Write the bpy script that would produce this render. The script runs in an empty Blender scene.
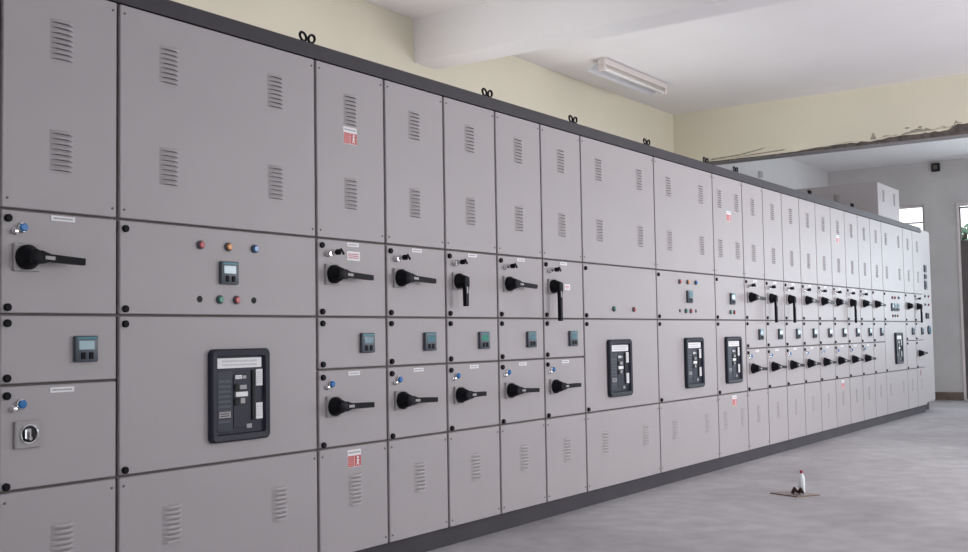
import bpy, bmesh, math, random
from mathutils import Vector, Matrix
random.seed(7)
scene = bpy.context.scene
COL = scene.collection

# ------------------------------------------------------------------ camera
cd = bpy.data.cameras.new('camera'); cam = bpy.data.objects.new('camera', cd); COL.objects.link(cam)
cd.sensor_fit = 'HORIZONTAL'; cd.sensor_width = 36.0; cd.lens = 40.294; cd.clip_start = 0.05; cd.clip_end = 200
yaw, pitch, roll = 0.9637, 0.056, -0.0166
FW = Vector((math.sin(yaw)*math.cos(pitch), math.cos(yaw)*math.cos(pitch), math.sin(pitch)))
RT0 = Vector((math.cos(yaw), -math.sin(yaw), 0)); UP0 = RT0.cross(FW)
RT = RT0*math.cos(roll)+UP0*math.sin(roll); UP = UP0*math.cos(roll)-RT0*math.sin(roll)
cam.matrix_world = Matrix(((RT.x, UP.x, -FW.x, -2.3412), (RT.y, UP.y, -FW.y, -3.1606), (RT.z, UP.z, -FW.z, 1.0071), (0, 0, 0, 1)))
scene.camera = cam

# ------------------------------------------------------------------ world, daylight, exposure
world = bpy.data.worlds.new('world'); scene.world = world; world.use_nodes = True
bg = world.node_tree.nodes['Background']; bg.inputs[0].default_value = (0.90, 0.95, 1.0, 1); bg.inputs[1].default_value = 2.0
vs = scene.view_settings
vs.view_transform = 'Standard'; vs.look = 'None'; vs.gamma = 1.0; vs.use_curve_mapping = False; vs.exposure = 0.12

YW, ZC, XH, XF = 1.867, 3.42, 8.61, 14.1       # left wall, ceiling, dividing header, far wall
YR, XN = -5.2, -6.0                            # window wall opposite the cabinets, wall behind the camera
def day_window(loc, rot, sx, sy, power, col):
    """area lamp standing for daylight through a window opening"""
    l = bpy.data.lights.new('daylight', 'AREA'); l.shape = 'RECTANGLE'; l.size = sx; l.size_y = sy; l.energy = power; l.color = col
    o = bpy.data.objects.new('daylight', l); COL.objects.link(o); o.location = loc; o.rotation_euler = rot
RIGHT_WINDOWS = [(0.4, 3.0), (5.0, 7.6), (10.2, 12.8)]
ADDED_BACK_WINDOWS = [(0.8, 3.4), (4.7, 7.1)]
RIGHT_P, FAR_P, ADDED_BACK_P = (26, 135, 12), 100, (37, 19)
for (a, b), pw in zip(RIGHT_WINDOWS, RIGHT_P):
    day_window(((a+b)/2, YR+0.02, 1.85), (math.radians(68), 0, 0), b-a-.1, 1.6, pw, (0.98, 0.96, 0.99))
for (a, b), pw in zip(ADDED_BACK_WINDOWS, ADDED_BACK_P):        # assumed unseen windows behind the cabinets, added to brighten ceiling and beam
    day_window(((a+b)/2, YW-0.02, 1.7), (math.radians(-90), 0, 0), b-a-.1, 1.3, pw, (1.0, 0.96, 0.95))
day_window((XF+0.08, -2.25, 1.75), (math.radians(90), 0, math.radians(90)), 1.9, 1.7, FAR_P, (0.80, 0.92, 1.0))

# ------------------------------------------------------------------ materials
def mat(name, col, rough=0.5, metal=0.0, noise=0.0, nscale=8.0, bump=0.0, bscale=200.0, spec=0.5, col2=None, detail=4.0):
    m = bpy.data.materials.new(name); m.use_nodes = True; nt = m.node_tree; p = nt.nodes['Principled BSDF']
    p.inputs['Roughness'].default_value = rough; p.inputs['Metallic'].default_value = metal
    p.inputs['Specular IOR Level'].default_value = spec
    tc = nt.nodes.new('ShaderNodeTexCoord')
    n = nt.nodes.new('ShaderNodeTexNoise'); n.inputs['Scale'].default_value = nscale; n.inputs['Detail'].default_value = detail
    nt.links.new(tc.outputs['Object'], n.inputs['Vector'])
    r = nt.nodes.new('ShaderNodeValToRGB'); r.color_ramp.elements[0].position = 0.32; r.color_ramp.elements[1].position = 0.68
    c2 = col2 if col2 else tuple(c*(1-noise) for c in col)
    r.color_ramp.elements[0].color = (*c2, 1); r.color_ramp.elements[1].color = (*col, 1)
    nt.links.new(n.outputs['Fac'], r.inputs['Fac']); nt.links.new(r.outputs['Color'], p.inputs['Base Color'])
    if bump:
        n2 = nt.nodes.new('ShaderNodeTexNoise'); n2.inputs['Scale'].default_value = bscale; n2.inputs['Detail'].default_value = 3
        nt.links.new(tc.outputs['Object'], n2.inputs['Vector'])
        b = nt.nodes.new('ShaderNodeBump'); b.inputs['Strength'].default_value = bump; b.inputs['Distance'].default_value = 0.004
        nt.links.new(n2.outputs['Fac'], b.inputs['Height']); nt.links.new(b.outputs['Normal'], p.inputs['Normal'])
    return m
M = {}
M['paint'] = mat('pebble_grey_paint', (0.435, 0.402, 0.412), 0.50, noise=0.04, nscale=3, bump=0.05, bscale=350)
M['frame'] = mat('gap_shade_and_screw_paint', (0.17, 0.145, 0.14), 0.6, noise=0.1)  # painted shade for the door gaps; also colours screws and shaft
M['char'] = mat('charcoal_paint', (0.058, 0.051, 0.062), 0.55, noise=0.12, nscale=5, spec=0.3)
M['mouth_shade'] = mat('louver_mouth_shade', (0.24, 0.225, 0.23), 0.8, noise=0.1)  # darker tone for the shade under each louver hood
M['black'] = mat('black_plastic', (0.007, 0.0065, 0.010), 0.5, noise=0.2, spec=0.12)
M['plate'] = mat('grey_plastic', (0.40, 0.375, 0.375), 0.45, noise=0.05)
M['white'] = mat('white_label', (0.90, 0.89, 0.90), 0.5, noise=0.03)
M['chrome'] = mat('chrome', (0.75, 0.75, 0.76), 0.18, 1.0, noise=0.05)
M['blue'] = mat('blue_lens', (0.03, 0.19, 0.52), 0.25, noise=0.1)
M['red'] = mat('red_lens', (0.50, 0.045, 0.05), 0.3, noise=0.1)
M['amber'] = mat('amber_lens', (0.72, 0.27, 0.05), 0.3, noise=0.1)
M['green'] = mat('green_lens', (0.02, 0.22, 0.13), 0.3, noise=0.1)
M['hole'] = mat('dark_hole', (0.008, 0.008, 0.010), 0.7, noise=0.2)
M['bezel'] = mat('slate_plastic', (0.065, 0.08, 0.105), 0.4, noise=0.1)
M['teal'] = mat('teal_print', (0.03, 0.22, 0.27), 0.4, noise=0.1)
M['lcd'] = mat('pale_lcd', (0.46, 0.62, 0.68), 0.2, noise=0.08, nscale=40)
M['lcd_dark'] = mat('teal_lcd', (0.07, 0.21, 0.27), 0.2, noise=0.2, nscale=40)
M['lcd_green'] = mat('green_lcd', (0.03, 0.28, 0.20), 0.2, noise=0.2, nscale=40)
M['navy'] = mat('breaker_bezel_plastic', (0.022, 0.024, 0.040), 0.5, noise=0.1, spec=0.3)
M['navy2'] = mat('breaker_face_plastic', (0.018, 0.021, 0.040), 0.45, noise=0.15, spec=0.3)
M['navy3'] = mat('breaker_unit_plastic', (0.040, 0.045, 0.066), 0.45, noise=0.15, spec=0.3)
M['sred'] = mat('sticker_red', (0.62, 0.12, 0.12), 0.45, noise=0.1)
M['spink'] = mat('sticker_faded_print', (0.75, 0.35, 0.34), 0.5, noise=0.1)
M['ink'] = mat('grey_ink', (0.42, 0.42, 0.46), 0.5, noise=0.1)
M['pale_ink'] = mat('pale_ink', (0.66, 0.66, 0.68), 0.5, noise=0.05)
M['rink'] = mat('red_ink', (0.62, 0.12, 0.14), 0.5, noise=0.1)
M['ceil'] = mat('ceiling_paint', (0.88, 0.86, 0.87), 0.85, noise=0.04, nscale=1.2, bump=0.15, bscale=25)
M['cream'] = mat('cream_wall_paint', (0.73, 0.69, 0.56), 0.8, noise=0.05, nscale=1.5, bump=0.2, bscale=40)
M['wwhite'] = mat('off_white_wall', (0.66, 0.65, 0.65), 0.8, noise=0.08, nscale=1.5, bump=0.2, bscale=40)
M['wfar'] = mat('far_wall_paint', (0.62, 0.60, 0.59), 0.8, noise=0.12, nscale=2.0, bump=0.2, bscale=40)
M['core'] = mat('broken_concrete', (0.16, 0.135, 0.125), 0.9, col2=(0.07, 0.06, 0.055), nscale=14, bump=0.8, bscale=30)
M['soffit'] = mat('grey_mortar', (0.34, 0.32, 0.32), 0.9, noise=0.2, nscale=10, bump=0.4, bscale=30)
M['chip'] = mat('bare_plaster', (0.42, 0.38, 0.31), 0.9, col2=(0.20, 0.17, 0.14), nscale=30, bump=0.5, bscale=50)
M['chip2'] = mat('pale_bare_plaster', (0.60, 0.55, 0.46), 0.9, col2=(0.38, 0.33, 0.27), nscale=40, bump=0.5, bscale=50)
M['skirt'] = mat('dirty_brown_skirting', (0.20, 0.155, 0.125), 0.8, col2=(0.11, 0.085, 0.07), nscale=9)
M['doorpaint'] = mat('grey_brown_door_paint', (0.135, 0.115, 0.115), 0.55, noise=0.3, nscale=6)
M['wood'] = mat('brown_board', (0.25, 0.16, 0.10), 0.7, noise=0.3, nscale=30)
M['boardtop'] = mat('dusty_board_face', (0.40, 0.365, 0.36), 0.75, col2=(0.33, 0.28, 0.26), nscale=25)
M['rag'] = mat('brown_rag', (0.15, 0.10, 0.07), 0.9, col2=(0.05, 0.035, 0.028), nscale=60)
M['bottle'] = mat('white_bottle_plastic', (0.82, 0.86, 0.88), 0.35, noise=0.03)
M['cap'] = mat('crimson_cap_plastic', (0.32, 0.015, 0.05), 0.4, noise=0.1)
M['tube'] = mat('lamp_tube_glass', (0.84, 0.83, 0.82), 0.25, noise=0.02)
M['batten'] = mat('white_enamel', (0.72, 0.66, 0.64), 0.4, noise=0.04)
M['refl'] = mat('lamp_reflector_enamel', (0.66, 0.66, 0.70), 0.35, noise=0.04)
M['leaf'] = mat('leaf_green', (0.10, 0.22, 0.13), 0.6, noise=0.5, nscale=5)
M['bark'] = mat('bark', (0.12, 0.09, 0.07), 0.9, noise=0.4)
M['ground'] = mat('dusty_ground', (0.42, 0.38, 0.33), 0.9, noise=0.3)

def glass_mat():
    m = bpy.data.materials.new('window_glass'); m.use_nodes = True; nt = m.node_tree
    for n in list(nt.nodes): nt.nodes.remove(n)
    o = nt.nodes.new('ShaderNodeOutputMaterial'); mx = nt.nodes.new('ShaderNodeMixShader')
    t = nt.nodes.new('ShaderNodeBsdfTransparent'); g = nt.nodes.new('ShaderNodeBsdfGlossy'); fr = nt.nodes.new('ShaderNodeFresnel')
    g.inputs['Roughness'].default_value = 0.03; fr.inputs['IOR'].default_value = 1.35
    nt.links.new(fr.outputs[0], mx.inputs[0]); nt.links.new(t.outputs[0], mx.inputs[1]); nt.links.new(g.outputs[0], mx.inputs[2])
    nt.links.new(mx.outputs[0], o.inputs['Surface']); return m
M['glass'] = glass_mat()

def floor_mat():
    m = bpy.data.materials.new('concrete_floor'); m.use_nodes = True; nt = m.node_tree; p = nt.nodes['Principled BSDF']
    tc = nt.nodes.new('ShaderNodeTexCoord')
    def noise(sc, det, dist=0.0):
        n = nt.nodes.new('ShaderNodeTexNoise'); n.inputs['Scale'].default_value = sc; n.inputs['Detail'].default_value = det
        n.inputs['Distortion'].default_value = dist; nt.links.new(tc.outputs['Object'], n.inputs['Vector']); return n
    n1 = noise(0.9, 6, 0.6); n2 = noise(7, 6); n3 = noise(60, 4)
    r1 = nt.nodes.new('ShaderNodeValToRGB'); r1.color_ramp.elements[0].position = 0.33; r1.color_ramp.elements[1].position = 0.66
    r1.color_ramp.elements[0].color = (0.40, 0.38, 0.395, 1); r1.color_ramp.elements[1].color = (0.56, 0.545, 0.56, 1)
    nt.links.new(n1.outputs['Fac'], r1.inputs['Fac'])
    r2 = nt.nodes.new('ShaderNodeValToRGB'); r2.color_ramp.elements[0].position = 0.3; r2.color_ramp.elements[1].position = 0.7
    r2.color_ramp.elements[0].color = (0.78, 0.77, 0.77, 1); r2.color_ramp.elements[1].color = (1, 1, 1, 1)
    nt.links.new(n2.outputs['Fac'], r2.inputs['Fac'])
    mx = nt.nodes.new('ShaderNodeMix'); mx.data_type = 'RGBA'; mx.blend_type = 'MULTIPLY'; mx.inputs['Factor'].default_value = 1
    nt.links.new(r1.outputs['Color'], mx.inputs['A']); nt.links.new(r2.outputs['Color'], mx.inputs['B'])
    nt.links.new(mx.outputs['Result'], p.inputs['Base Color'])
    rr = nt.nodes.new('ShaderNodeMapRange'); rr.inputs['To Min'].default_value = 0.38; rr.inputs['To Max'].default_value = 0.62
    nt.links.new(n1.outputs['Fac'], rr.inputs['Value']); nt.links.new(rr.outputs['Result'], p.inputs['Roughness'])
    b = nt.nodes.new('ShaderNodeBump'); b.inputs['Strength'].default_value = 0.12; b.inputs['Distance'].default_value = 0.004
    nt.links.new(n3.outputs['Fac'], b.inputs['Height']); nt.links.new(b.outputs['Normal'], p.inputs['Normal'])
    return m
M['floor'] = floor_mat()

# ------------------------------------------------------------------ mesh helpers
class MB:
    """collects shapes into ONE mesh; every shape may carry its own material"""
    def __init__(s): s.bm = bmesh.new(); s.mats = []
    def mi(s, m):
        if m not in s.mats: s.mats.append(m)
        return s.mats.index(m)
    def box(s, x0, x1, y0, y1, z0, z1, m, bev=0.0, seg=1):
        r = bmesh.ops.create_cube(s.bm, size=1.0, matrix=Matrix.Translation(((x0+x1)/2, (y0+y1)/2, (z0+z1)/2)) @ Matrix.Diagonal((x1-x0, y1-y0, z1-z0, 1)))
        vs_ = r['verts']; fs = set(f for v in vs_ for f in v.link_faces); k = s.mi(m)
        for f in fs: f.material_index = k
        if bev:
            es = list(set(e for v in vs_ for e in v.link_edges))
            rr = bmesh.ops.bevel(s.bm, geom=es, offset=bev, segments=seg, affect='EDGES', profile=0.5)
            for f in rr['faces']: f.material_index = k
        return s
    def poly(s, pts, d, m, cap=True):
        """closed outline extruded by vector d"""
        k = s.mi(m); d = Vector(d)
        a = [s.bm.verts.new(p) for p in pts]; b = [s.bm.verts.new(Vector(p)+d) for p in pts]
        n = len(a); fs = []
        if cap: fs.append(s.bm.faces.new(a)); fs.append(s.bm.faces.new(b[::-1]))
        for i in range(n): fs.append(s.bm.faces.new((a[i], a[(i+1) % n], b[(i+1) % n], b[i])[::-1]))
        for f in fs: f.material_index = k
        return s
    def lathe(s, prof, m, axis='Y', n=16, c=(0, 0, 0)):
        """prof: (radius, position along axis)"""
        k = s.mi(m); rings = []; c = Vector(c)
        for r, t in prof:
            ring = []
            for i in range(n):
                a = 2*math.pi*i/n; u, w = r*math.cos(a), r*math.sin(a)
                p = {'Y': (u, t, w), 'Z': (u, w, t), 'X': (t, u, w)}[axis]
                ring.append(s.bm.verts.new(Vector(p)+c))
            rings.append(ring)
        fs = []
        for A, B in zip(rings, rings[1:]):
            for i in range(n): fs.append(s.bm.faces.new((A[i], A[(i+1) % n], B[(i+1) % n], B[i])))
        fs.append(s.bm.faces.new(rings[0][::-1])); fs.append(s.bm.faces.new(rings[-1]))
        for f in fs: f.material_index = k
        return s
    def torus(s, R, r, c, u, w, m, n=16, q=8):
        k = s.mi(m); c, u, w = Vector(c), Vector(u).normalized(), Vector(w).normalized(); nn = u.cross(w); rings = []
        for i in range(n):
            a = 2*math.pi*i/n; d = u*math.cos(a)+w*math.sin(a)
            rings.append([s.bm.verts.new(c+d*(R+r*math.cos(2*math.pi*j/q))+nn*(r*math.sin(2*math.pi*j/q))) for j in range(q)])
        for i in range(n):
            for j in range(q):
                f = s.bm.faces.new((rings[i][j], rings[(i+1) % n][j], rings[(i+1) % n][(j+1) % q], rings[i][(j+1) % q])); f.material_index = k
        return s
    def mesh(s, name, smooth=True):
        bmesh.ops.recalc_face_normals(s.bm, faces=s.bm.faces)
        me = bpy.data.meshes.new(name); s.bm.to_mesh(me); s.bm.free()
        for m in s.mats: me.materials.append(M[m])
        if smooth:
            for p in me.polygons: p.use_smooth = True
            me.set_sharp_from_angle(angle=math.radians(35))
        return me
def link(name, me, parent=None, loc=(0, 0, 0), kind=None, label=None):
    o = bpy.data.objects.new(name, me); COL.objects.link(o); o.location = loc
    if parent: o.parent = parent
    if kind: o['kind'] = kind
    if label: o['label'] = label
    return o
def thing(name, label, cat, loc, group=None, me=None):
    o = bpy.data.objects.new(name, me); COL.objects.link(o); o.location = loc
    o['label'] = label; o['category'] = cat
    if group: o['group'] = group
    return o
CACHE = {}
def cached(key, fn):
    if key not in CACHE: CACHE[key] = fn()
    return CACHE[key]

# ------------------------------------------------------------------ the setting
def struct_box(name, x0, x1, y0, y1, z0, z1, m):
    return link(name, MB().box(x0, x1, y0, y1, z0, z1, m).mesh(name), kind='structure')
struct_box('floor', XN-.2, XF+.2, YR-.2, YW+.2, -0.15, 0.0, 'floor')
struct_box('ceiling', XN-.2, XF+.2, YR-.2, YW+.2, ZC, ZC+.15, 'ceil')
struct_box('wall_left_beyond', XH, XF, YW, YW+.2, 0, ZC, 'wwhite')
struct_box('trim_1', 4.02, 4.30, YR, YW, 3.085, ZC, 'ceil')            # ceiling beam
def wall_with_holes(name, m, axis, at, th, u0, u1, holes):
    """wall in a plane of constant X or Y with rectangular holes (u0,u1,z0,z1), built of boxes around them"""
    b = MB()
    def add(a, c, z0, z1):
        if c-a < 1e-4 or z1-z0 < 1e-4: return
        if axis == 'X': b.box(at, at+th, a, c, z0, z1, m)
        else: b.box(a, c, at, at+th, z0, z1, m)
    cur = u0
    for (a, c, z0, z1) in sorted(holes):
        add(cur, a, 0, ZC); add(a, c, 0, z0); add(a, c, z1, ZC); cur = c
    add(cur, u1, 0, ZC)
    return link(name, b.mesh(name), kind='structure')
wall_with_holes('wall_left', 'cream', 'Y', YW, 0.2, XN, XH, [(a, b, 1.0, 2.4) for a, b in ADDED_BACK_WINDOWS])  # openings of the added back windows
W1 = (0.497, 1.45, 1.55, 2.815)           # window in the far wall, behind the cabinets
D1 = (-0.95, 0.062, 0.0, 2.79)            # door in the far wall
W2 = (-3.2, -1.3, 0.9, 2.6)
wall_with_holes('wall_far', 'wfar', 'X', XF, 0.2, YR, YW, [W1, D1, W2])
wall_with_holes('wall_near', 'wwhite', 'X', XN-.2, 0.2, YR, YW, [(-4.75, -1.15, 0.0, 2.65)])
wall_with_holes('wall_right', 'wwhite', 'Y', YR-.2, 0.2, XN-.2, XF+.2, [(a, b, 1.0, 2.7) for a, b in RIGHT_WINDOWS])
# skirting of the far wall between cabinets and door
b = MB(); b.box(XF-.03, XF, 0.065, YW, 0, 0.115, 'skirt', 0.006); link('baseboard_far', b.mesh('baseboard_far'), kind='structure')

# dividing header: concrete core, plaster broken away along the lower edge
core = link('wall_middle', MB().box(XH+.02, XH+.22, YR, YW, 2.852, ZC, 'core').mesh('wall_middle'), kind='structure')
link('soffit_render', MB().box(XH+.035, XH+.22, YR, YW, 2.846, 2.852, 'soffit').mesh('soffit_render'), core)
pts = []; y = YW; rnd = random.Random(3)
def brk(y):
    t = max(0.0, min(1.0, (0.75-y)/1.9)); return 2.858+0.058*t**1.2+(.030 if y < -1.03 else 0)
while y > -4.0:
    pts.append((XH, y, brk(y)+rnd.uniform(-.010, .014)*(1 if y < 0.6 else .25))); y -= rnd.uniform(.03, .09)
pts.append((XH, -4.0, 2.93)); pts += [(XH, YR, 2.93), (XH, YR, ZC), (XH, YW, ZC)]
link('plaster', MB().poly(pts, (.02, 0, 0), 'cream').mesh('plaster', False), core)
def chip(y, z, w, h, seed, m='chip'):
    r = random.Random(seed); n = 11; P = []
    for i in range(n):
        a = 2*math.pi*i/n; k = r.uniform(.55, 1.1); P.append((XH-.003, y+w/2*k*math.cos(a), z+h/2*k*math.sin(a)))
    link('plaster_chip', MB().poly(P, (.003, 0, 0), m).mesh('plaster_chip', False), core)
b = MB().poly([(XH-.003, -.245, 2.895), (XH-.003, -.305, 2.895), (XH-.003, -.285, 2.955), (XH-.003, -.272, 2.96)], (.003, 0, 0), 'chip')
link('plaster_chip', b.mesh('plaster_chip', False), core)
rnd = random.Random(12)
def ragged(y0, y1, lo, hi, m, step=.022):
    up, dn = [], []; yy = y0
    while yy > y1:
        e = min(1.0, (y0-yy)/.08, (yy-y1)/.08)
        dn.append((XH-.003, yy, brk(yy)+.012+rnd.uniform(0, .006))); up.append((XH-.003, yy, brk(yy)+.016+(lo+(hi-lo)*rnd.random())*max(.1, e))); yy -= step*rnd.uniform(.6, 1.5)
    link('plaster_chip', MB().poly(dn+up[::-1], (.003, 0, 0), m).mesh('plaster_chip', False), core)
ragged(-.33, -.52, .005, .028, 'chip2'); ragged(-.55, -.84, .012, .040, 'chip'); ragged(-.80, -1.00, .006, .030, 'chip2'); ragged(-.98, -1.10, .01, .05, 'chip')
ragged(.10, -.12, .002, .010, 'chip2'); ragged(-1.3, -1.9, .01, .05, 'chip2')
chip(-.60, 2.968, .06, .022, 8); chip(-.72, 2.962, .05, .016, 5)
b = MB().poly([(XH-.003, 1.45, 2.868), (XH-.003, 1.1, 2.885), (XH-.003, .86, 2.925), (XH-.003, .82, 2.945), (XH-.003, .85, 2.938), (XH-.003, 1.12, 2.898), (XH-.003, 1.42, 2.885)], (.003, 0, 0), 'chip')
link('plaster_chip', b.mesh('plaster_chip', False), core)
b = MB().poly([(XH-.003, 1.2, 2.866), (XH-.003, .66, 2.885), (XH-.003, .60, 2.895), (XH-.003, .64, 2.898), (XH-.003, 1.0, 2.884)], (.003, 0, 0), 'chip')
link('plaster_chip', b.mesh('plaster_chip', False), core)

# window in the far wall: frame, two rails, panes
def window(name, Y0, Y1, Z0, Z1, rails, stiles=()):
    t = 0.035
    b = MB()
    b.box(XF+.05, XF+.11, Y0, Y1, Z1-t, Z1, 'batten'); b.box(XF+.05, XF+.11, Y0, Y1, Z0, Z0+t, 'batten')
    b.box(XF+.05, XF+.11, Y0, Y0+t, Z0+t, Z1-t, 'batten'); b.box(XF+.05, XF+.11, Y1-t, Y1, Z0+t, Z1-t, 'batten')
    w = link(name, b.mesh(name), kind='structure')
    zs = [Z0+t]+list(rails)+[Z1-t]; ys = [Y0+t]+list(stiles)+[Y1-t]
    for r in rails: link('rail', MB().box(XF+.06, XF+.10, Y0+t, Y1-t, r-.010, r+.010, 'batten').mesh('rail'), w)
    for r in stiles: link('stile', MB().box(XF+.06, XF+.10, r-.015, r+.015, Z0+t, Z1-t, 'doorpaint').mesh('stile'), w)
    for za, zb in zip(zs, zs[1:]):
        for ya, yb in zip(ys, ys[1:]):
            link('pane', MB().box(XF+.078, XF+.082, ya+.015, yb-.015, za+.013, zb-.013, 'glass').mesh('pane'), w)
    return w
window('window_1', *W1, [2.05, 2.56])
window('window_2', *W2, [1.75], [-2.25])
# door in the far wall: pale frame, dark leaf with a glazed upper light
b = MB(); f_ = .032
b.box(XF-.015, XF+.12, D1[1]-f_, D1[1], 0, D1[3], 'batten', .004); b.box(XF-.015, XF+.12, D1[0], D1[0]+f_, 0, D1[3], 'batten', .004)
b.box(XF-.015, XF+.12, D1[0]+f_, D1[1]-f_, D1[3]-f_, D1[3], 'batten', .004)
dr = link('door_1', b.mesh('door_1'), kind='structure')
ya, yb = D1[0]+f_, D1[1]-f_
b = MB(); b.box(XF+.03, XF+.07, ya, yb, 0.01, 2.26, 'doorpaint'); b.box(XF+.03, XF+.07, yb-.012, yb, 2.26, 2.74, 'doorpaint'); b.box(XF+.03, XF+.07, ya, ya+.02, 2.26, 2.74, 'doorpaint'); b.box(XF+.03, XF+.07, ya+.02, yb-.012, 2.72, 2.74, 'doorpaint')
lf = link('leaf', b.mesh('leaf'), dr)
link('pane', MB().box(XF+.048, XF+.052, ya+.02, yb-.012, 2.26, 2.72, 'glass').mesh('pane'), lf)
link('rail', MB().box(XF+.01, XF+.03, ya+.03, yb-.03, .44, .48, 'green').mesh('rail'), lf)
link('rail', MB().box(XF+.01, XF+.03, ya+.03, yb-.03, 1.20, 1.26, 'doorpaint').mesh('rail'), lf)
link('handle', MB().lathe([(.012, -.05), (.012, 0)], 'chrome', 'X', 10, (XF+.03, ya+.10, 1.1)).mesh('handle'), lf)
# outside the far wall
link('ground', MB().box(XF+.25, XF+14, -12, 10, -.3, -.1, 'ground').mesh('ground'), kind='structure')
def tree(loc, h, r, label, seed):
    t = thing('tree', label, 'tree', loc)
    link('trunk', MB().lathe([(.10, 0), (.07, h*.5), (.03, h*.9)], 'bark', 'Z', 8).mesh('trunk'), t)
    rr = random.Random(seed); b = MB(); k = b.mi('leaf')
    for i in range(900):
        d = Vector((rr.gauss(0, 1), rr.gauss(0, 1), rr.gauss(0, 1))).normalized()*r*rr.random()**.4; p = Vector((0, 0, h*.75))+Vector((d.x, d.y, d.z*1.1))
        u = Vector((rr.gauss(0, 1), rr.gauss(0, 1), rr.gauss(0, 1))).normalized()*.09; w = u.orthogonal().normalized()*.045
        f = b.bm.faces.new([b.bm.verts.new(p-u), b.bm.verts.new(p+w), b.bm.verts.new(p+u), b.bm.verts.new(p-w)]); f.material_index = k
    link('foliage', b.mesh('foliage', False), t, kind='stuff')
tree((17.6, 0.62, -.1), 3.1, .55, 'leafy green tree outside the glazed door', 5)
tree((19.5, 2.0, -.1), 3.0, .6, 'leafy green tree outside the far window', 9)

# ------------------------------------------------------------------ switchgear row
PL, DEP, FY = 0.09, 0.95, 0.02       # plinth height, depth, door thickness
ZL = [0.0, 0.460, 0.790, 1.012, 1.345, 2.105]; ZL = [z+PL for z in ZL]
STRIP = 0.062
GV, GH = 0.0075, 0.0045              # half gaps between doors

def panel_mesh(w, h):
    return cached(('panel', round(w, 3), round(h, 3)), lambda: MB().box(-w/2, w/2, 0, FY-.001, -h/2, h/2, 'paint', .0025, 1).mesh('panel'))
def louver_shape(b, cx, cz, w=.088, h=.0140, d=.010):
    k = w/2
    # pressed hood: sloping top face, closed underside painted darker as shade in the mouth
    q = k-.024; z0, z1, z2, z3 = cz+h/2, cz+h/2-.0045, cz-h/2+.002, cz-h/2
    P = [(cx-k, 0, z0), (cx+k, 0, z0), (cx+q, -d*.85, z1), (cx-q, -d*.85, z1), (cx+q, -d, z2), (cx-q, -d, z2), (cx+k, 0, z3), (cx-k, 0, z3)]
    v = [b.bm.verts.new(p) for p in P]; kp, kd = b.mi('paint'), b.mi('mouth_shade')
    for idx, m in (((0, 1, 2, 3), kp), ((3, 2, 4, 5), kp), ((0, 3, 5, 7), kp), ((1, 6, 4, 2), kp), ((5, 4, 6, 7), kd), ((0, 7, 6, 1), kp)):
        f = b.bm.faces.new([v[i] for i in idx]); f.material_index = m
def louver_mesh():
    def mk():
        b = MB(); louver_shape(b, 0, 0); return b.mesh('louver', False)
    return cached('louver', mk)
def vent_mesh():
    def mk():
        b = MB()
        for i in range(8): louver_shape(b, 0, .0605-i*.0173)
        return b.mesh('vent_louvers', False)
    return cached('vent', mk)
def vent(panel, x, z, single):
    if single:
        for i in range(8): link('louver', louver_mesh(), panel, (x, 0, z+.0605-i*.0173))
    else: link('vent_louvers', vent_mesh(), panel, (x, 0, z), kind='stuff')
def disc(name, m, r, d, n=14, rim=None):
    def mk():
        b = MB()
        if rim: b.lathe([(r*1.35, 0), (r*1.35, -d*.5), (r*1.2, -d*.6)], rim, 'Y', n)
        b.lathe([(r, 0), (r, -d*.8), (r*.8, -d)], m, 'Y', n); return b.mesh(name)
    return cached(('disc', name, m, r, d), mk)
def knob(p, x, z):
    def mk():
        b = MB(); b.lathe([(.0125, 0), (.0125, -.008), (.010, -.011)], 'black', 'Y', 16); return b.mesh('lock_knob')
    link('lock_knob', cached('knob', mk), p, (x, 0, z))
def screw(p, x, z): link('screw', disc('screw', 'frame', .0045, .003, 8), p, (x, 0, z))
def lamp(p, x, z, c): link('indicator_lamp', disc('indicator_lamp', c, .0125, .016, 14, 'bezel'), p, (x, 0, z))
def button(p, x, z, c): link('push_button', disc('push_button', c, .0125, .014, 14, 'bezel'), p, (x, 0, z))
def socket(p, x, z): link('round_hole', disc('round_hole', 'hole', .0125, .002, 14), p, (x, 0, z))
def meter(p, x, z, screen='lcd', s=.0435):
    def mk():
        b = MB(); b.box(-s, s, -.016, 0, -s, s, 'bezel', .004, 2); return b.mesh('meter_body')
    o = link('meter_body', cached(('meterb', s), mk), p, (x, 0, z))
    def ms():
        b = MB(); b.box(-s*.72, s*.62, -.0175, -.015, -s*.05, s*.62, screen); b.box(-s*.85, s*.85, -.0172, -.015, s*.72, s*.9, 'teal'); return b.mesh('meter_screen')
    link('meter_screen', cached(('meters', screen, s), ms), p, (x, 0, z))
    def mb():
        b = MB(); b.box(-s*.2, s*.2, -.0195, -.015, -s*.26, s*.26, 'black', .002)
        return b.mesh('meter_button')
    for dx in (-.36, .34): link('meter_button', cached(('meterk', s), mb), p, (x+s*dx, 0, z-s*.52))
def print_rows(b, w, h, y, rows, m, seed, x0=0.0, z0=0.0):
    """fine illegible print: short dashes in rows"""
    r = random.Random(seed)
    for i in range(rows):
        z = z0+h/2-(i+.5)*h/rows; x = x0-w/2
        while x < x0+w/2-.002:
            l = min(r.uniform(.004, .010), x0+w/2-x); b.box(x, x+l*.78, y-.0004, y, z-h/rows*.26, z+h/rows*.26, m); x += l
def label(p, x, z, w=.088, h=.018, seed=1, ink='ink', rows=1):
    def mk():
        b = MB(); b.box(-w/2, w/2, -.0022, 0, -h/2, h/2, 'white'); print_rows(b, w*.8, h*.62, -.0022, rows, ink, seed); return b.mesh('label_plate')
    link('label_plate', cached(('label', w, h, seed, ink, rows), mk), p, (x, 0, z))
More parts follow.
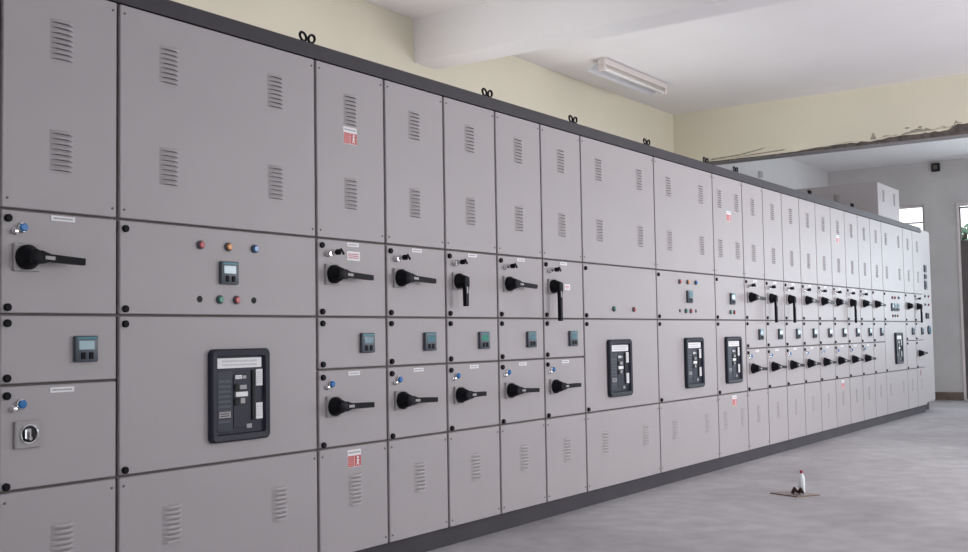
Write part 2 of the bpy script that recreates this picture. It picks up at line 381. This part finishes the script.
def warning(p, x, z):
    def mk():
        b = MB(); w, h = .086, .075
        b.box(-w/2, w/2, -.001, 0, -h/2, h/2, 'white')
        print_rows(b, w*.86, .012, -.001, 1, 'ink', 4, 0, h/2-.012)
        b.box(-w/2+.002, -.002, -.0016, -.001, -h/2+.002, h/2-.026, 'sred'); b.box(.001, w/2-.001, -.0016, -.001, -h/2+.002, h/2-.026, 'sred')
        print_rows(b, w*.42, .040, -.0016, 5, 'spink', 6, -w*.25, -.012)
        b.lathe([(.006, -.0016), (.006, -.0021)], 'white', 'Y', 10, (.022, 0, .002))
        b.poly([(.012, -.0016, -.008), (.022, -.0016, -.005), (.032, -.0016, -.010), (.030, -.0016, -.013), (.024, -.0016, -.012), (.030, -.0016, -.030), (.026, -.0016, -.031), (.021, -.0016, -.020), (.015, -.0016, -.031), (.011, -.0016, -.030), (.018, -.0016, -.012)], (0, -.0005, 0), 'white')
        return b.mesh('warning_sticker')
    link('warning_sticker', cached('warning', mk), p, (x, 0, z), label='white and red danger sticker')
def lamp_and_lock(p, x, z):
    def mk():
        b = MB(); b.lathe([(.017, 0), (.017, -.008), (.0145, -.010)], 'chrome', 'Y', 16); b.lathe([(.0135, -.008), (.0135, -.015), (.010, -.018)], 'blue', 'Y', 16); return b.mesh('blue_push_button')
    link('blue_push_button', cached('bluelamp', mk), p, (x, 0, z))
    def mk2():
        b = MB(); b.lathe([(.011, 0), (.011, -.006), (.008, -.008), (.008, -.016), (.006, -.017)], 'chrome', 'Y', 12); return b.mesh('lock_cylinder')
    link('lock_cylinder', cached('lockcyl', mk2), p, (x-.027, 0, z-.014))
def key_lock(p, x, z):
    def mk2():
        b = MB(); b.lathe([(.014, 0), (.014, -.006), (.011, -.009), (.011, -.020), (.009, -.022)], 'chrome', 'Y', 14); return b.mesh('lock_cylinder')
    link('lock_cylinder', cached('lockcyl2', mk2), p, (x-.020, 0, z-.006))
    def mk3():
        b = MB(); b.lathe([(.013, 0), (.013, -.008), (.010, -.014), (.010, -.024)], 'chrome', 'Y', 14)
        b.box(-.004, .004, -.050, -.022, -.012, .012, 'black', .002); b.poly([(-.003, -.045, .012), (.018, -.045, -.012), (.024, -.045, -.006), (.004, -.045, .016)], (0, -.006, 0), 'black'); return b.mesh('selector_switch')
    link('selector_switch', cached('selsw', mk3), p, (x+.010, 0, z+.002))
def handle(p, x, z, ang=0.0, L=.195, s=1.0):
    """rotary handle: grey plate, black hub, black lever (ang 0 = lever pointing along the row, 90 = hanging down)"""
    def mp():
        b = MB(); b.box(-.045*s, .045*s, -.012, 0, -.0445*s, .0445*s, 'plate', .003); return b.mesh('handle_plate')
    link('handle_plate', cached(('hp', s), mp), p, (x+.004, 0, z))
    def mh():
        b = MB(); b.lathe([(.040*s, -.012), (.040*s, -.026), (.034*s, -.034), (.030*s, -.048), (.024*s, -.064), (.018*s, -.068)], 'black', 'Y', 24); return b.mesh('handle_hub')
    link('handle_hub', cached(('hh', s), mh), p, (x, 0, z))
    def ml():
        b = MB()
        pr = [(-.020*s, .020*s), (.022*s, .021*s), (.052*s, .0125*s), (L, .0112*s), (L, -.0112*s), (.052*s, -.0125*s), (.022*s, -.021*s), (-.020*s, -.020*s)]
        b.poly([(u, -.046, w) for u, w in pr], (0, -.020, 0), 'black')
        b.box(.032*s, .066*s, -.0668, -.065, -.0055*s, .0055*s, 'plate')
        return b.mesh('handle_lever')
    o = link('handle_lever', cached(('hl', L, s), ml), p, (x, 0, z)); o.rotation_euler = (0, math.radians(ang), 0)
def empty_handle(p, x, z):
    def mp():
        b = MB(); b.box(-.045, .045, -.012, 0, -.0435, .0435, 'plate', .003); return b.mesh('handle_plate')
    link('handle_plate', cached('ehp', mp), p, (x, 0, z))
    b = MB(); b.torus(.029, .004, (0, -.013, 0), (1, 0, 0), (0, 0, 1), 'chrome', 24, 8); link('socket_ring', b.mesh('socket_ring'), p, (x, 0, z))
    b = MB(); b.lathe([(.027, -.012), (.027, -.0135)], 'hole', 'Y', 20); link('socket_hole', b.mesh('socket_hole'), p, (x, 0, z))
    b = MB(); b.box(-.018, .004, -.024, -.013, -.015, .018, 'chrome', .003); b.box(-.012, -.005, -.026, -.020, -.010, .008, 'frame'); b.lathe([(.006, -.0135), (.006, -.03)], 'chrome', 'Y', 10, (-.004, 0, -.012)); link('shaft', b.mesh('shaft'), p, (x, 0, z))
def breaker(p, x, z, w=.298, h=.350):
    """draw-out air circuit breaker: bezel, face, plates, windows, charging handle"""
    hw, hh = w/2, h/2
    def rr(a, c, r, n=5):
        P = []
        for cx, cz, s0 in ((a-r, c-r, 0), (-a+r, c-r, 90), (-a+r, -c+r, 180), (a-r, -c+r, 270)):
            for i in range(n+1):
                t = math.radians(s0+90*i/n); P.append((cx+r*math.cos(t), cz+r*math.sin(t)))
        return P
    def mbz():
        b = MB(); k = b.mi('navy'); t = .030
        O = rr(hw, hh, .022); I = rr(hw-t, hh-t, .006)
        lay = [[b.bm.verts.new((u, y, v)) for u, v in P] for P, y in ((O, 0), (O, -.018), (rr(hw-.006, hh-.006, .018), -.024), (rr(hw-t+.004, hh-t+.004, .008), -.022), (I, -.008))]
        n = len(O)
        for A, B in zip(lay, lay[1:]):
            for i in range(n): b.bm.faces.new((A[i], A[(i+1) % n], B[(i+1) % n], B[i])).material_index = k
        return b.mesh('breaker_bezel')
    link('breaker_bezel', cached(('bz', w, h), mbz), p, (x, 0, z))
    t = .029; a, c = hw-t, hh-t
    link('breaker_face', cached(('bf', w, h), lambda: MB().box(-a, a, -.010, 0, -c, c, 'navy2').mesh('breaker_face')), p, (x, 0, z))
    def part(name, x0, x1, z0, z1, d, m, bev=0.0, rows=0, seed=0, ink='ink'):
        def mk():
            b = MB(); b.box(x0, x1, -d, -.0095, z0, z1, m, bev)
            if rows: print_rows(b, (x1-x0)*.8, (z1-z0)*.75, -d, rows, ink, seed, (x0+x1)/2, (z0+z1)/2)
            return b.mesh(name)
        link(name, cached(('bp', name, w, x0, z0), mk), p, (x, 0, z))
    part('top_label', -a+.006, a-.012, c-.044, c-.006, .013, 'white', 0, 2, 3, 'pale_ink')
    part('trip_unit', -a+.006, -a+.080, -c+.010, c-.056, .0125, 'navy3', .001, 9, 8, 'bezel')
    part('unit_display', -a+.014, -a+.070, -c+.062, -c+.084, .0135, 'plate', 0, 2, 9, 'navy3')
    part('centre_panel', -.034, .040, -c+.020, c-.070, .0125, 'navy2', .001)
    part('counter_window', -.026, .006, .060, .074, .0145, 'white', 0, 1, 5)
    part('status_window', .010, .028, .060, .072, .0145, 'plate')
    part('close_button', -.032, -.008, .014, .042, .017, 'hole', .003)
    part('status_flag', -.004, .030, .020, .036, .0145, 'plate', 0, 1, 7)
    part('white_label', -.024, .036, -.008, .010, .0145, 'white')
    part('open_button', -.032, -.008, -.040, -.012, .017, 'hole', .003)
    part('spring_flag', .000, .022, -.034, -.014, .0145, 'plate')
    part('charging_handle', .058, .074, -c+.046, c-.054, .016, 'hole', .002)
    part('side_label', a-.040, a-.006, .030, c-.052, .013, 'white', 0, 6, 11, 'pale_ink')
    part('side_label', a-.040, a-.006, -c+.048, -.036, .013, 'white', 0, 8, 12, 'pale_ink')
    part('corner_badge', .030, .056, -c+.016, -c+.032, .0145, 'plate', 0, 1, 6)

def eye_bolt(par, x, lean):
    def mk():
        b = MB(); b.lathe([(.009, 0), (.009, .006), (.005, .008), (.005, .022)], 'black', 'Z', 10)
        b.torus(.0185, .0058, (lean*-.002, 0, .036), (1, 0, 0), (lean*.25, 0, 1), 'black', 18, 8); return b.mesh('lifting_eye')
    link('lifting_eye', cached(('eye', lean), mk), par, (x, .045, ZL[5]+STRIP))

def cabinet(x0, w, lab, rows, single=True, group=None, front=0.0, strip=True, name='switchgear_cabinet'):
    c = thing(name, lab, 'cabinet', (x0, front, 0), group)
    def mb():
        b = MB(); e = .0008
        b.box(e, w-e, FY, DEP, PL, ZL[5]+STRIP-.001, 'paint')
        for f in b.bm.faces:
            if f.normal.y < -.5: f.material_index = b.mi('frame')
        return b.mesh('body')
    bm_ = MB(); e = .0008
    bm_.box(e, w-e, FY+.0006, DEP, PL, ZL[5], 'paint'); bm_.box(e, w-e, FY, FY+.0006, PL, ZL[5], 'frame')  # thin dark front sheet deepens the shade seen between doors
    link('body', bm_.mesh('body'), c)
    link('plinth', MB().box(.0002, w-.0002, .03, DEP-.02, 0, PL-.0005, 'char').mesh('plinth'), c)
    if strip: link('top_strip', MB().box(.0002, w-.0002, -.002, DEP-.01, ZL[5]+.0005, ZL[5]+STRIP, 'char').mesh('top_strip'), c)
    out = {}
    for i, (nm, lo, hi) in enumerate(rows):
        za, zb = ZL[lo]+GH, ZL[hi]-GH
        out[i] = link(nm, panel_mesh(w-2*GV, zb-za), c, (w/2, 0, (za+zb)/2))
        out[i]['cz'] = (za+zb)/2; out[i]['cw'] = w
    return c, out
def at(o, x, z): return x-o['cw']/2, z+PL-o['cz']
NROWS = [('top_panel', 4, 5), ('door', 3, 4), ('door', 2, 3), ('door', 1, 2), ('bottom_panel', 0, 1)]
WROWS = [('top_panel', 4, 5), ('door', 3, 4), ('door', 1, 3), ('bottom_panel', 0, 1)]
def corners(o, w):
    h = o.dimensions.z/2
    for sx in (-1, 1):
        for sz in (-1, 1): screw(o, sx*(w/2-.022), sz*(h-.022))

def narrow(x0, lab, up=('key', 0, .195, 1.0), low=('blue', 0, .195, 1.0), screen='lcd_dark', single=True, warn=False, labs=True, group=None, has_meter=True, seed=1, dx=0.0, w=.45):
    def at(o, x, z): return x+dx-o['cw']/2, z+PL-o['cz']
    c, r = cabinet(x0, w, lab, NROWS, single, group)
    top, d1, d2, d3, bot = (r[i] for i in range(5))
    for z in (1.922, 1.552): vent(top, *at(top, .218, z), single)
    vent(bot, *at(bot, .228, .270), single)
    if warn: warning(top, *at(top, .215, 1.806)); warning(bot, *at(bot, .222, .403))
    for d, zs in ((d1, (1.315, 1.034)), (d2, (.984, .812)), (d3, (.757, .476))):
        for z in zs: knob(d, *at(d, .030, z))
    if single or x0 < 6:
        for o in (top, bot):
            hh = (ZL[5]-ZL[4] if o is top else ZL[1]-ZL[0])/2-.022
            for sx in (-1, 1):
                for sz in (-1, 1): screw(o, sx*(w/2-.024), sz*(hh-.012))
    for d, spec, zh in ((d1, up, 1.193), (d3, low, .634)):
        if not spec: continue
        kind, ang, L, s = spec
        if kind == 'key': key_lock(d, *at(d, .085, zh+.092))
        elif kind == 'blue': lamp_and_lock(d, *at(d, .078, zh+.095))
        if ang is None: empty_handle(d, *at(d, .100, zh))
        else: handle(d, *at(d, .088, zh), ang, L, s)
        if labs: label(d, *at(d, .225, zh+.134), .088 if x0 < .5 else .075, .017, seed)
    if has_meter: meter(d2, *at(d2, .308, .899), screen)
    return c, r
DROOP = 3

# positions along the row
X = {}; x = -.887
for n, w in [('Z', .45), ('A', .437), ('B', .982), ('C', .45), ('D', .45), ('E', .45), ('F', .45), ('G', .45), ('H', .982), ('I', .982), ('J', .583)] + [('K%d' % i, .45) for i in range(1, 10)] + [('L', .918), ('M', .45), ('N', .45), ('O', .58)]:
    X[n] = x; x += w
G1 = 'narrow cabinets of the switchgear row'; G2 = 'wide breaker cabinets of the switchgear row'

narrow(X['Z'], 'narrow grey switchgear cabinet joined to the one with the empty handle socket', group=G1)
cA, rA = narrow(X['A'], 'narrow grey switchgear cabinet with an empty round handle socket on its lower door', up=('blue', DROOP, .178, 1.0), low=('blue', None, 0, 1), screen='lcd', group=G1, dx=-.003, w=.437)

def wide(name, w, lab, vx, rows3, bx, single, lights, screens, kn=True):
    c, r = cabinet(X[name], w, lab, WROWS, single, G2)
    top, d1, d2, bot = (r[i] for i in range(4))
    for xx in vx:
        for z in (1.925, 1.553): vent(top, *at(top, xx, z), single)
        vent(bot, *at(bot, xx+.012, .269), single)
    for d, zs in ((d1, (1.313, 1.034)), (d2, (.982, .480))):
        for z in zs: knob(d, *at(d, .028, z))
    if X[name] < 6:
        for o in (top, bot):
            hh = (ZL[5]-ZL[4] if o is top else ZL[1]-ZL[0])/2-.022
            for sx in (-1, 1):
                for sz in (-1, 1): screw(o, sx*(w/2-.024), sz*(hh-.012))
    for kind, xx, zz, col in lights:
        {'lamp': lamp, 'button': button}[kind](d1, *at(d1, xx, zz), col) if kind != 'hole' else socket(d1, *at(d1, xx, zz))
    for xx, zz, s in screens: meter(d1, *at(d1, xx, zz), s)
    breaker(d2, *at(d2, bx[0], bx[1]))
    return c, r
SIG = [('lamp', .359, 1.276, 'red'), ('lamp', .494, 1.276, 'amber'), ('lamp', .629, 1.276, 'blue'),
       ('hole', .357, 1.074, 0), ('button', .452, 1.074, 'green'), ('button', .535, 1.074, 'red'), ('hole', .626, 1.074, 0)]
wide('B', .982, 'wide grey breaker cabinet with red, amber and blue lamps, beside the empty handle socket', (.217, .748), None, (0.544, .712), True, SIG, [(.493, 1.176, 'lcd')])
cC, rC = narrow(X['C'], 'narrow grey switchgear cabinet with danger stickers, beside the first wide breaker cabinet with lamps', up=('key', DROOP, .20, 1.0), low=('blue', DROOP-2, .195, 1.0), warn=True, group=G1, seed=2)
label(rC[1], *at(rC[1], .228, 1.278), .085, .040, 21, 'rink', 3)
narrow(X['D'], 'narrow grey switchgear cabinet between the stickered cabinet and one with a lowered lever', up=('key', DROOP, .20, 1.0), low=('blue', DROOP-1, .20, 1.0), group=G1, seed=3)
narrow(X['E'], 'narrow grey cabinet with a short lowered lever, a green meter screen and short lower handle', up=('key', 90, .125, .95), low=('blue', 0, .15, .95), screen='lcd_green', group=G1, seed=4)
narrow(X['F'], 'narrow grey cabinet with two sideways handles, between two cabinets with lowered upper levers', up=('key', DROOP, .20, .95), low=('blue', DROOP-1, .20, .95), group=G1, seed=5)
cG, rG = narrow(X['G'], 'narrow grey cabinet with a long lowered lever and white tag, beside a wide breaker cabinet', up=('key', 90, .195, .95), low=('blue', 0, .20, .95), group=G1, seed=6)
b = MB(); b.box(-.030, .030, -.0015, 0, -.016, .016, 'white'); print_rows(b, .044, .018, -.0015, 2, 'rink', 9); tg = link('tag', b.mesh('tag'), rG[1], (*[0]*3,), label='white tag with red print')
ux, uz = at(rG[1], .145, 1.188); tg.location = (ux, -.070, uz)
wide('H', .982, 'wide grey breaker cabinet with only a green and a red button, no lamps or meter', (.215, .760), None, (0.420, .712), True,
     [('button', .371, 1.075, 'green'), ('button', .640, 1.075, 'red')], [])
wide('I', .982, 'wide grey breaker cabinet with lamps, between the two-button wide cabinet and the medium one', (.218, .762), None, (0.555, .712), True, SIG, [(.512, 1.174, 'lcd_dark')])
cJ, rJ = wide('J', .583, 'medium-width grey breaker cabinet with danger stickers above and below', (.122, .460), None, (0.295, .712), False,
     [('button', .280, 1.072, 'green'), ('button', .352, 1.072, 'red')], [(.315, 1.174, 'lcd')])
warning(rJ[0], *at(rJ[0], .300, 1.806)); warning(rJ[3], *at(rJ[3], .310, .403))
ordw = ['', 'first', 'second', 'third', 'fourth', 'fifth', 'sixth', 'seventh', 'eighth', 'ninth']
for i in range(1, 10):
    down = i in (2, 3, 7)
    extra = 'upper lever lowered' if down else 'both levers sideways'
    if i == 6: extra = 'with danger stickers'
    if i == 9: extra = 'no lower handle'
    cK, rK = narrow(X['K%d' % i], 'narrow grey cabinet, %s along from the medium-width breaker cabinet, %s' % (ordw[i], extra),
                    up=('key' if i < 9 else '', 90 if down else DROOP, .20, 1.0), low=('blue', DROOP, .19, 1.0) if i < 9 else None,
                    screen='lcd_dark' if i in (1, 3, 8, 9) else 'lcd', single=False, warn=(i == 6), labs=i < 9, group=G1, seed=i)
cL, rL = wide('L', .918, 'wide grey breaker cabinet carrying a raised vented box on its top', (.172, .715), None, (0.535, .712), False,
     [('lamp', .35, 1.278, 'red'), ('lamp', .46, 1.278, 'red'), ('lamp', .62, 1.280, 'blue'), ('button', .35, 1.075, 'red'), ('button', .45, 1.075, 'green'), ('button', .56, 1.075, 'amber')],
     [(.34, 1.172, 'lcd'), (.45, 1.172, 'lcd_dark'), (.56, 1.172, 'lcd_dark')])
zt = ZL[5]+STRIP
b = MB(); b.box(.0, .91, .02, DEP, zt, 2.632, 'paint', .004); tb = link('top_box', b.mesh('top_box'), cL)
for xx in (.22, .68): link('vent_louvers', vent_mesh(), tb, (xx, .02, 2.50), kind='stuff')
o = link('vent_louvers', vent_mesh(), tb, (0, .46, 2.47), kind='stuff'); o.rotation_euler = (0, 0, math.radians(-90))
narrow(X['M'], 'narrow grey cabinet without a lower handle, beside the cabinet with the raised box', up=('', 0, .17, 1.0), low=None, single=False, labs=False, group=G1)
cN, rN = narrow(X['N'], 'narrow grey cabinet with a lowered lever, beside the taller plain end cabinet', up=('key', 90, .195, 1.0), low=('', 0, .19, 1.0), single=False, labs=False, group=G1)
b = MB(); b.box(-.012, .012, -.0015, 0, -.032, .032, 'cap'); link('tag', b.mesh('tag'), rN[4], (*at(rN[4], .17, .40)[:1], 0, at(rN[4], .17, .40)[1]))

# end cabinet: one tall door, no charcoal strip, instruments in its upper half
cO = thing('control_cabinet', 'plain grey control cabinet with small meters, at the far end of the switchgear row', 'cabinet', (X['O'], .03, 0))
w = .58
link('body', MB().box(.001, w, FY, DEP-.03, PL+.01, 2.255, 'paint', .003).mesh('body'), cO)
link('plinth', MB().box(.001, w-.01, .08, DEP-.06, 0, PL+.0095, 'char', .002).mesh('plinth'), cO)
dO = link('door', MB().box(-.278, .278, 0, FY-.001, -1.06, 1.06, 'paint', .003).mesh('door'), cO, (w/2, 0, 1.18)); dO['cw'] = w; dO['cz'] = 1.18
for z, hgt in ((1.765, .045), (1.665, .03), (1.56, .055)):
    link('meter_body', MB().box(-.05, .05, -.015, 0, -hgt, hgt, 'bezel', .003).mesh('meter_body'), dO, (-.03, 0, z-1.18))
    link('meter_screen', MB().box(-.036, .036, -.0165, -.0145, -hgt*.6, hgt*.6, 'navy3').mesh('meter_screen'), dO, (-.03, 0, z-1.18))
for xx, z, c in ((.02, 1.42, 'hole'), (.20, 1.42, 'red'), (.02, 1.315, 'green'), (.20, 1.315, 'red')): button(dO, xx-.11, z-1.18, c)
link('meter_body', MB().box(-.07, .07, -.015, 0, -.035, .035, 'hole', .003).mesh('meter_body'), dO, (-.01, 0, 1.175-1.18))
link('dial', MB().lathe([(.055, 0), (.055, -.02), (.048, -.024)], 'bezel', 'Y', 20).mesh('dial'), dO, (.04, 0, 1.0-1.18))
link('dial_face', MB().lathe([(.042, -.023), (.042, -.0255)], 'lcd_dark', 'Y', 20).mesh('dial_face'), dO, (.04, 0, 1.0-1.18))

# lifting eyes at the corners of the shipping sections, on the two cabinets that meet there
byname = {}
for o in COL.objects:
    if o.parent is None and o.name.startswith('switchgear_cabinet'): byname[round(o.location.x, 3)] = o
def cab(n): return byname[round(X[n], 3)]
for left, right in (('B', 'C'), ('E', 'F'), ('G', 'H'), ('H', 'I'), ('I', 'J'), ('J', 'K1'), ('K4', 'K5'), ('K7', 'K8')):
    wl = X[right]-X[left]
    eye_bolt(cab(left), wl-.0275, -1); eye_bolt(cab(right), .0275, 1)

# ------------------------------------------------------------------ small things
# fluorescent batten on the ceiling
t = thing('ceiling_light', 'white fluorescent batten with angled reflector on the ceiling past the beam', 'light', (6.56, 1.30, ZC))
L = 1.27
link('body', MB().box(-L/2, L/2, -.035, .035, -.055, 0, 'batten', .004).mesh('body'), t)
rf = [(-L/2, .034, -.030), (-L/2, .034, -.036), (-L/2, .145, -.095), (-L/2, .148, -.090)]
link('reflector', MB().poly(rf, (L, 0, 0), 'refl').mesh('reflector', False), t)
for s in (-1, 1):
    link('lamp_holder', MB().box(s*(L/2-.02)-.014, s*(L/2-.02)+.014, -.030, .030, -.112, -.055, 'batten', .004).mesh('lamp_holder'), t)
link('tube', MB().lathe([(.010, -L/2+.034), (.013, -L/2+.04), (.013, L/2-.04), (.010, L/2-.034)], 'tube', 'X', 14, (0, 0, -.088)).mesh('tube'), t)

# boxes on the far walls
t = thing('junction_box', 'small dark square junction box high on the far wall', 'box', (XF, .31, 3.33))
link('body', MB().box(-.05, 0, -.055, .055, -.06, .06, 'hole', .005).mesh('body'), t)
link('cover', MB().box(-.056, -.05, -.025, .025, -.03, .03, 'skirt', .002).mesh('cover'), t)
t = thing('conduit_box', 'small pale grey conduit box on the white wall behind the cabinets', 'box', (11.2, YW, 3.05))
link('body', MB().box(-.03, .03, -.04, 0, -.045, .045, 'wwhite', .004).mesh('body'), t)
link('cover', MB().box(-.024, .024, -.045, -.04, -.038, .038, 'plate', .002).mesh('cover'), t)

# board, rag and bottle on the floor
A_, B_, C_ = Vector((4.279, -.71, 0)), Vector((4.196, -.909, 0)), Vector((4.34, -1.003, 0)); D_ = A_+C_-B_
b = MB(); b.poly([p-B_ for p in (A_, B_, C_, D_)], (0, 0, .006), 'wood'); b.poly([(p-B_)*.98+(A_+C_-2*B_)*.01+Vector((0, 0, .006)) for p in (A_, B_, C_, D_)], (0, 0, .001), 'boardtop')
thing('wooden_board', 'thin dusty board with dark edges lying on the concrete floor', 'board', B_, None, b.mesh('wooden_board', False))
t = thing('bottle', 'small white plastic bottle with a crimson cap on the floor board', 'bottle', (4.362, -.884, .007))
link('body', MB().lathe([(.018, 0), (.0205, .004), (.0205, .085), (.019, .098), (.012, .112), (.008, .117), (.008, .120)], 'bottle', 'Z', 20).mesh('body'), t)
link('cap', MB().lathe([(.0095, .1202), (.0095, .134), (.008, .137)], 'cap', 'Z', 16).mesh('cap'), t)
rr = random.Random(4); b = MB(); k = b.mi('rag'); n, q = 26, 14; grid = []
for i in range(n):
    row = []
    for j in range(q):
        u, v_ = i/(n-1), j/(q-1)
        z = .003+.040*abs(math.sin(u*math.pi*2.0))*(.6+.4*math.sin(v_*math.pi))+rr.uniform(0, .005)
        row.append(b.bm.verts.new(((u-.5)*.066+rr.uniform(-.002, .002), (v_-.5)*.06+.008*math.sin(u*7), z)))
    grid.append(row)
for i in range(n-1):
    for j in range(q-1): b.bm.faces.new((grid[i][j], grid[i+1][j], grid[i+1][j+1], grid[i][j+1])).material_index = k
bmesh.ops.solidify(b.bm, geom=list(b.bm.faces), thickness=.0025)
o = thing('rag', 'crumpled dark brown rag on the board in front of the bottle', 'rag', (4.262, -.893, .0075), None, b.mesh('rag'))
o.rotation_euler = (0, 0, math.radians(-52))
